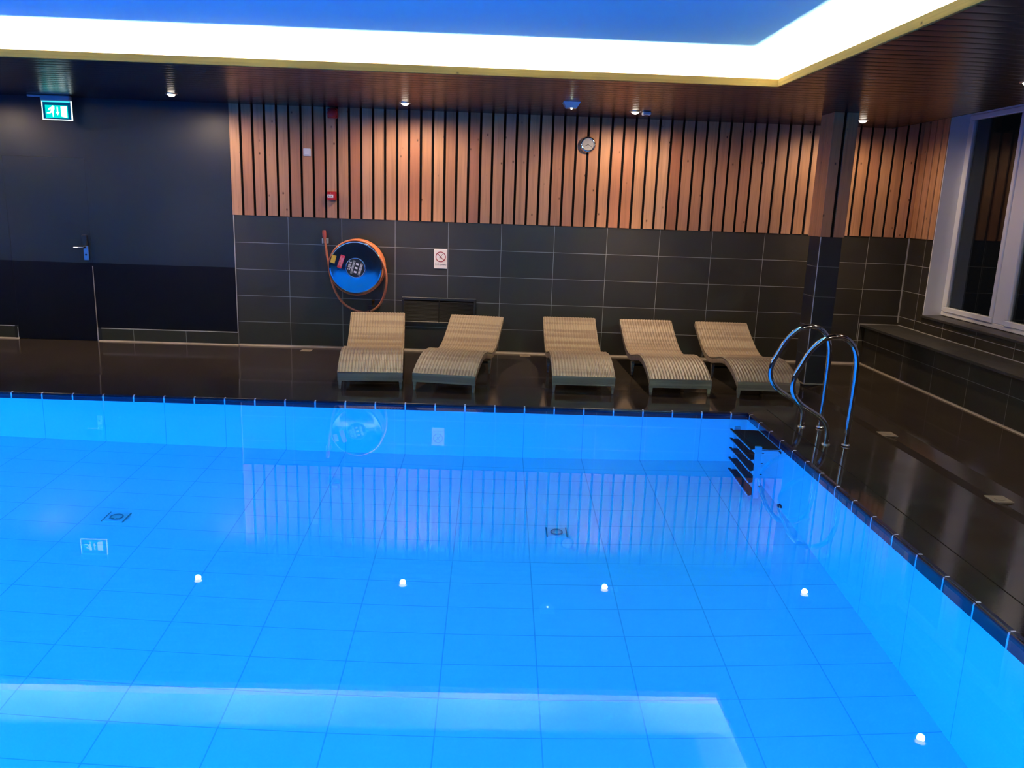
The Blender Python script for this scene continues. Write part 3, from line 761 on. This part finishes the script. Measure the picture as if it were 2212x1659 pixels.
# ------------------------------------------------------------------ no smoking sign
sg=thing('no_smoking_sign','white no smoking sign with red ring on the dark tiles','sign',(2.3165,0,1.067))
b=MB(); b.bbox((-.075,-.006,-.110),(.075,0,.110),.004); b.build('sign_board',M['paper'],sg)
SM=Matrix.Translation((0,-.006,.024))@Matrix.Rotation(PI/2,4,'X')
b=MB(); b.lathe([(.0500,0),(.0500,.0012),(.0585,.0012),(.0585,0)],48,SM,caps=False,smooth=False); b.box((-.052,-.0035,.0006),(.052,.0035,.0013),m=SM@Matrix.Rotation(-PI/4,4,'Z')); b.build('red_ring',M['signred'],sg)
b=MB(); b.prism([(-.014,-.014),(-.006,-.018),(.006,.004),(.028,.036),(.022,.034),(.002,.008),(-.010,-.004)],.0007,SM); b.build('cigarette_symbol',M['ink'],sg)
text_mesh('S.V.P. (roken)',.0225,.0004,M['ink'],'sign_text',sg,Matrix.Translation((0,-.0066,-.062))@Matrix.Rotation(PI/2,4,'X'))

# ------------------------------------------------------------------ vent grille
vt=thing('vent_grille','black louvred vent grille low on the tiled wall behind the loungers','vent',(2.306,0,.468))
W2,H2=.425,.155
b=MB(); b.bbox((-W2,-.020,H2-.032),(W2,0,H2),.003); b.bbox((-W2,-.020,-H2),(W2,0,-H2+.032),.003); b.bbox((-W2,-.020,-H2+.03),(-W2+.026,0,H2-.03),.003); b.bbox((W2-.026,-.020,-H2+.03),(W2,0,H2-.03),.003); b.bbox((-.006,-.020,-H2+.03),(.006,0,H2-.03),.002); b.build('vent_frame',M['black_metal'],vt)
b=MB(); b.box((-W2+.02,-.004,-H2+.02),(W2-.02,-.001,H2-.02)); b.build('vent_back',M['backing'],vt)
for x0_,x1_ in ((-W2+.026,-.006),(.006,W2-.026)):
    b=MB()
    for i in range(16):
        z_=-H2+.038+i*.0150; b.quad((x0_,-.017,z_-.003),(x1_,-.017,z_-.003),(x1_,-.005,z_+.007),(x0_,-.005,z_+.007)); b.quad((x0_,-.017,z_-.003),(x0_,-.017,z_-.0055),(x1_,-.017,z_-.0055),(x1_,-.017,z_-.003))
    b.build('louvre_panel',mat('brown black louvre',(.009,.0075,.006),.3),vt)

# ------------------------------------------------------------------ small wall things
so=thing('alarm_sounder','dark red round fire alarm sounder at the top of the slatted wall','alarm',(1.122,-.0092,2.603))
b=MB(); b.bbox((-.054,-.045,-.056),(.054,0,.052),.010); b.build('sounder_base',M['red'],so)
b=MB(); b.lathe([(.050,0),(.050,.03),(.044,.045),(.02,.052),(.0,.053)],36,Matrix.Translation((0,-.042,-.006))@Matrix.Rotation(PI/2,4,'X')); b.build('sounder_dome',M['red'],so)
sw=thing('wall_switch','square white switch plate on the slats above the call point','switch',(.832,-.0092,2.183))
b=MB(); b.bbox((-.041,-.010,-.041),(.041,0,.041),.004); b.build('switch_plate',M['white'],sw)
b=MB(); b.bbox((-.029,-.016,-.029),(.029,-.008,.029),.003); b.build('switch_rocker',M['white'],sw)
cp=thing('call_point','small red fire call point box with a white label on the slats','alarm button',(1.104,-.0092,1.722))
b=MB(); b.bbox((-.050,-.052,-.048),(.046,0,.048),.005); b.build('call_box',M['red'],cp)
b=MB(); b.bbox((-.046,-.0545,-.018),(.018,-.051,.016),.001); lb_=b.build('white_label',M['paper'],cp)
b=MB(); CM=Matrix.Translation((-.014,-.0545,-.001))@Matrix.Rotation(PI/2,4,'X')
b.lathe([(.005,0),(.005,.0006)],16,CM,smooth=False)
for sx in (-1,1): b.prism([(sx*.008,0),(sx*.019,.008*sx),(sx*.019,-.008*sx)],.0006,CM)
b.build('label_print',M['ink'],lb_)
b=MB(); b.lathe([(.004,0),(.004,.001)],12,Matrix.Translation((-.012,-.052,.032))@Matrix.Rotation(PI/2,4,'X')); b.build('indicator',M['paper'],cp)
ck=thing('wall_clock','round silver wall clock on the slats above the loungers','clock',(3.923,-.0092,2.372))
CK=Matrix.Rotation(PI/2,4,'X')
b=MB(); b.lathe([(.088,0),(.090,.012),(.088,.030),(.080,.046),(.070,.052),(.064,.050),(.062,.044)],48,CK,caps=False); b.build('clock_case',M['steel'],ck)
b=MB(); b.lathe([(.0635,.034),(.0635,.042)],48,CK); b.build('clock_face',M['clockface'],ck)
def hand(ang,l,w_,nm):
    b=MB(); b.box((-w_/2,-.008,.0425),(w_/2,l,.0438),m=CK@Matrix.Rotation(-ang,4,'Z')); b.build(nm,M['ink'],ck)
hand(math.radians(243),.043,.006,'hour_hand'); hand(math.radians(121),.055,.004,'minute_hand')
for i in range(12):
    b=MB(); b.box((-.0012,.054,.0420),(.0012,.060,.0426),m=CK@Matrix.Rotation(i*PI/6,4,'Z')); b.build('hour_mark',M['labelgrey'],ck)
b=MB(); b.box((-.008,-.032,.0420),(.008,-.026,.0426),m=CK); b.build('face_print',M['labelgrey'],ck)

# ------------------------------------------------------------------ exit sign
ex=thing('exit_sign','lit green exit sign hanging from the ceiling in front of the navy wall','exit sign',(-1.765,-.185,2.505))
b=MB(); b.bbox((-.160,-.030,.098),(.150,.030,.156),.008); b.bbox((-.30,-.018,.135),(-.15,.018,.156),.006); b.build('sign_housing',mat('grey blue sign housing',(.35,.42,.5),.35),ex)
b=MB(); b.box((-.150,-.004,-.085),(.150,.004,.098)); b.build('sign_blade',M['exit_blade'],ex)
b=MB(); b.bbox((-.158,-.007,-.092),(-.148,.007,.100),.002); b.bbox((.148,-.007,-.092),(.158,.007,.100),.002); b.bbox((-.158,-.007,-.094),(.158,.007,-.086),.002); b.build('lit_edge',M['exit_white'],ex)
b=MB(); b.bbox((-.150,-.022,.086),(.146,-.010,.098),.003); b.build('light_bar',emis('exit bar cyan',(.05,.75,.95),1.3),ex)
b=MB(); b.bbox((-.122,-.0085,-.074),(.116,-.0045,.056),.002); pn=b.build('green_panel',M['exit_green'],ex)
EM=Matrix.Translation((0,-.0086,0))@Matrix.Rotation(PI/2,4,'X')
b=MB()
b.lathe([(.0155,0),(.0155,.0012)],20,EM@Matrix.Translation((-.038,.036,0)),smooth=False)
b.prism([(-.062,.006),(-.056,-.016),(-.040,-.016),(-.028,.006),(-.022,.022),(-.034,.030),(-.052,.032),(-.066,.034),(-.086,.020),(-.088,.006),(-.080,.002),(-.074,.014),(-.064,.020)],.0012,EM)
b.prism([(-.062,.000),(-.074,-.016),(-.104,-.020),(-.108,-.030),(-.072,-.030),(-.056,-.016),(-.050,-.010)],.0012,EM)
b.prism([(-.058,-.012),(-.046,-.034),(-.046,-.062),(-.036,-.062),(-.034,-.030),(-.040,-.010)],.0012,EM)
b.build('running_figure',M['exit_white'],pn)
b=MB(); b.prism([(.002,.040),(.002,-.012),(-.012,-.012),(.008,-.046),(.028,-.012),(.014,-.012),(.014,.040)],.0012,EM); b.build('down_arrow',M['exit_white'],pn)
b=MB(); b.prism([(.044,.046),(.044,-.056),(.070,-.062),(.106,-.068),(.106,.046)],.0012,EM); b.build('door_symbol',M['exit_white'],pn)

# ------------------------------------------------------------------ ceiling fittings
def spot_light(parent,energy,size,blend,name='lamp_light'):
    l=bpy.data.lights.new(name,'SPOT'); l.energy=energy; l.color=(1.0,.74,.50); l.spot_size=math.radians(size); l.spot_blend=blend; l.shadow_soft_size=.03
    o=bpy.data.objects.new(name,l); C.objects.link(o); o.parent=parent; o.location=(0,0,-.045); return o
SPILL=68; BEAM=215
dl=thing('downlight','round ceiling downlight above the hose reel and the no smoking sign','ceiling light',(1.983,-.70,SOF),0,'warm downlights in the dark ceiling')
b=MB(); b.lathe([(.043,-.004),(.050,-.010),(.058,-.008),(.060,.0)],32,caps=False); b.build('trim_ring',M['satin'],dl)
b=MB(); b.lathe([(0,-.030),(.020,-.027),(.034,-.017),(.041,-.006),(.041,.0)],28,caps=False); b.build('lamp_lens',M['lamp'],dl)
spot_light(dl,SPILL,178,.50); spot_light(dl,BEAM,84,1.0)
for x_,y_,lb in ((-.352,-.70,'round ceiling downlight in front of the navy panel between exit sign and slats'),(4.315,-.70,'round ceiling downlight touching the small sensor box'),(6.655,-.70,'round ceiling downlight beside the top of the column'),(6.66,-3.32,'round ceiling downlight near the window, cut by the picture edge'),(-2.686,-.70,'round ceiling downlight beyond the exit sign, outside the picture'),(6.66,-5.94,'round ceiling downlight further along the window, outside the picture'),(6.66,-8.55,'round ceiling downlight at the far end of the window side')):
    o=copy_tree(dl); o.location=(x_,y_,SOF); o['label']=lb
    if x_>6:
        for ch in o.children:
            if ch.type=='LIGHT': ch.data=ch.data.copy(); ch.data.energy*=.5 if y_<-3 else .62
em=thing('ceiling_emergency_light','small pale pyramid shaped emergency light with a bright dot on the ceiling','emergency light',(3.62,-1.20,SOF))
b=MB(); a,c,h=.082,.05,-.052
vs=[(-a,-a,0),(a,-a,0),(a,a,0),(-a,a,0),(-c,-c,h),(c,-c,h),(c,c,h),(-c,c,h)]
b.add(vs,[(3,2,1,0)[::-1],(7,6,5,4),(0,4,5,1)[::-1],(1,5,6,2)[::-1],(2,6,7,3)[::-1],(3,7,4,0)[::-1]]); b.build('light_housing',mat('glossy pale housing',(.62,.64,.70),.12),em)
b=MB(); b.lathe([(0,-.066),(.007,-.063),(.009,-.054),(.009,-.050)],16,Matrix.Translation((0,-.03,0)),caps=False); b.build('led_dot',M['led'],em)
ss=thing('motion_detector','small pale box sensor on the ceiling touching a downlight','sensor',(4.43,-.70,SOF))
b=MB(); b.bbox((-.042,-.042,-.036),(.042,.042,0),.008); b.build('sensor_body',M['white'],ss)
b=MB(); b.lathe([(0,-.044),(.018,-.042),(.022,-.034)],20,caps=False); b.build('sensor_lens',M['black'],ss)

# ------------------------------------------------------------------ lamps of the pool and the cove
PL=82
def pool_lamp(x_,y_,ang,lb):
    r_=thing('pool_lamp',lb,'pool lamp',(x_,y_,-.62),ang,'underwater lamps')
    MM=Matrix.Rotation(-PI/2,4,'X')   # local +Y is out of the wall
    b=MB(); b.lathe([(.13,0),(.14,.004),(.14,.02),(.12,.028)],36,MM,caps=False); b.build('lamp_ring',M['steel'],r_)
    b=MB(); b.lathe([(.121,.020),(.08,.028),(0,.030)],36,MM,caps=False); b.build('lamp_glass',emis('blue lamp glass',(.02,.32,1),6),r_)
    l=bpy.data.lights.new('lamp_light','AREA'); l.shape='DISK'; l.size=.22; l.energy=PL; l.color=(.0,.185,1.0)
    o=bpy.data.objects.new('lamp_light',l); C.objects.link(o); o.parent=r_; o.location=(0,.06,0)
    if x_>4: l.energy*=.6
    o.rotation_euler=Vector((0,1,0)).to_track_quat('-Z','Z').to_euler()
for i,x_ in enumerate((-3.9,-1.9,.1,2.1,4.1)): pool_lamp(x_,PY0+.001,0,'round blue underwater lamp in the near pool wall, '+('closest to the end wall','between the end wall and mid pool','at mid pool','between mid pool and the ladder side','closest to the ladder side')[i])
for i,y_ in enumerate((-7.3,-5.6,-3.9)): pool_lamp(PX0+.001,y_,-PI/2,'round blue underwater lamp in the pool end wall, '+('towards the camera side','at its middle','towards the door side')[i])
COVE=30.0
def cove(x0,y0,x1,y1):
    L=math.hypot(x1-x0,y1-y0); n=max(1,round(L/.62))
    for i in range(n):
        t_=(i+.5)/n; l=bpy.data.lights.new('cove_light','AREA'); l.shape='RECTANGLE'; l.size=.40; l.size_y=.018; l.energy=COVE*random.uniform(.45,1.55); l.color=(1,.84,.58)
        o=bpy.data.objects.new('cove_light',l); C.objects.link(o); o.location=(x0+(x1-x0)*t_,y0+(y1-y0)*t_,SOF+.0145)
        o.rotation_euler=(PI,0,math.atan2(y1-y0,x1-x0))
A_=.062
cove(OX0-A_,OY1+A_,OX1+A_,OY1+A_); cove(OX1+A_,OY1,OX1+A_,OY0); cove(OX0-A_,OY0,OX0-A_,OY1); cove(OX0,OY0-A_,OX1,OY0-A_)

# ------------------------------------------------------------------ world and render look
w=bpy.data.worlds.new('night'); bpy.context.scene.world=w; w.use_nodes=True
bg=w.node_tree.nodes.get('Background') or w.node_tree.nodes.new('ShaderNodeBackground'); bg.inputs[0].default_value=(.004,.006,.010,1); bg.inputs[1].default_value=.3
sc=bpy.context.scene
sc.view_settings.view_transform='Standard'; sc.view_settings.look='None'; sc.view_settings.exposure=0; sc.view_settings.gamma=1
sc.cycles.use_denoising=True; sc.cycles.use_adaptive_sampling=True; sc.cycles.adaptive_threshold=.02
sc.cycles.sample_clamp_indirect=8.0
sc.cycles.max_bounces=10; sc.cycles.diffuse_bounces=4; sc.cycles.glossy_bounces=4; sc.cycles.transmission_bounces=8
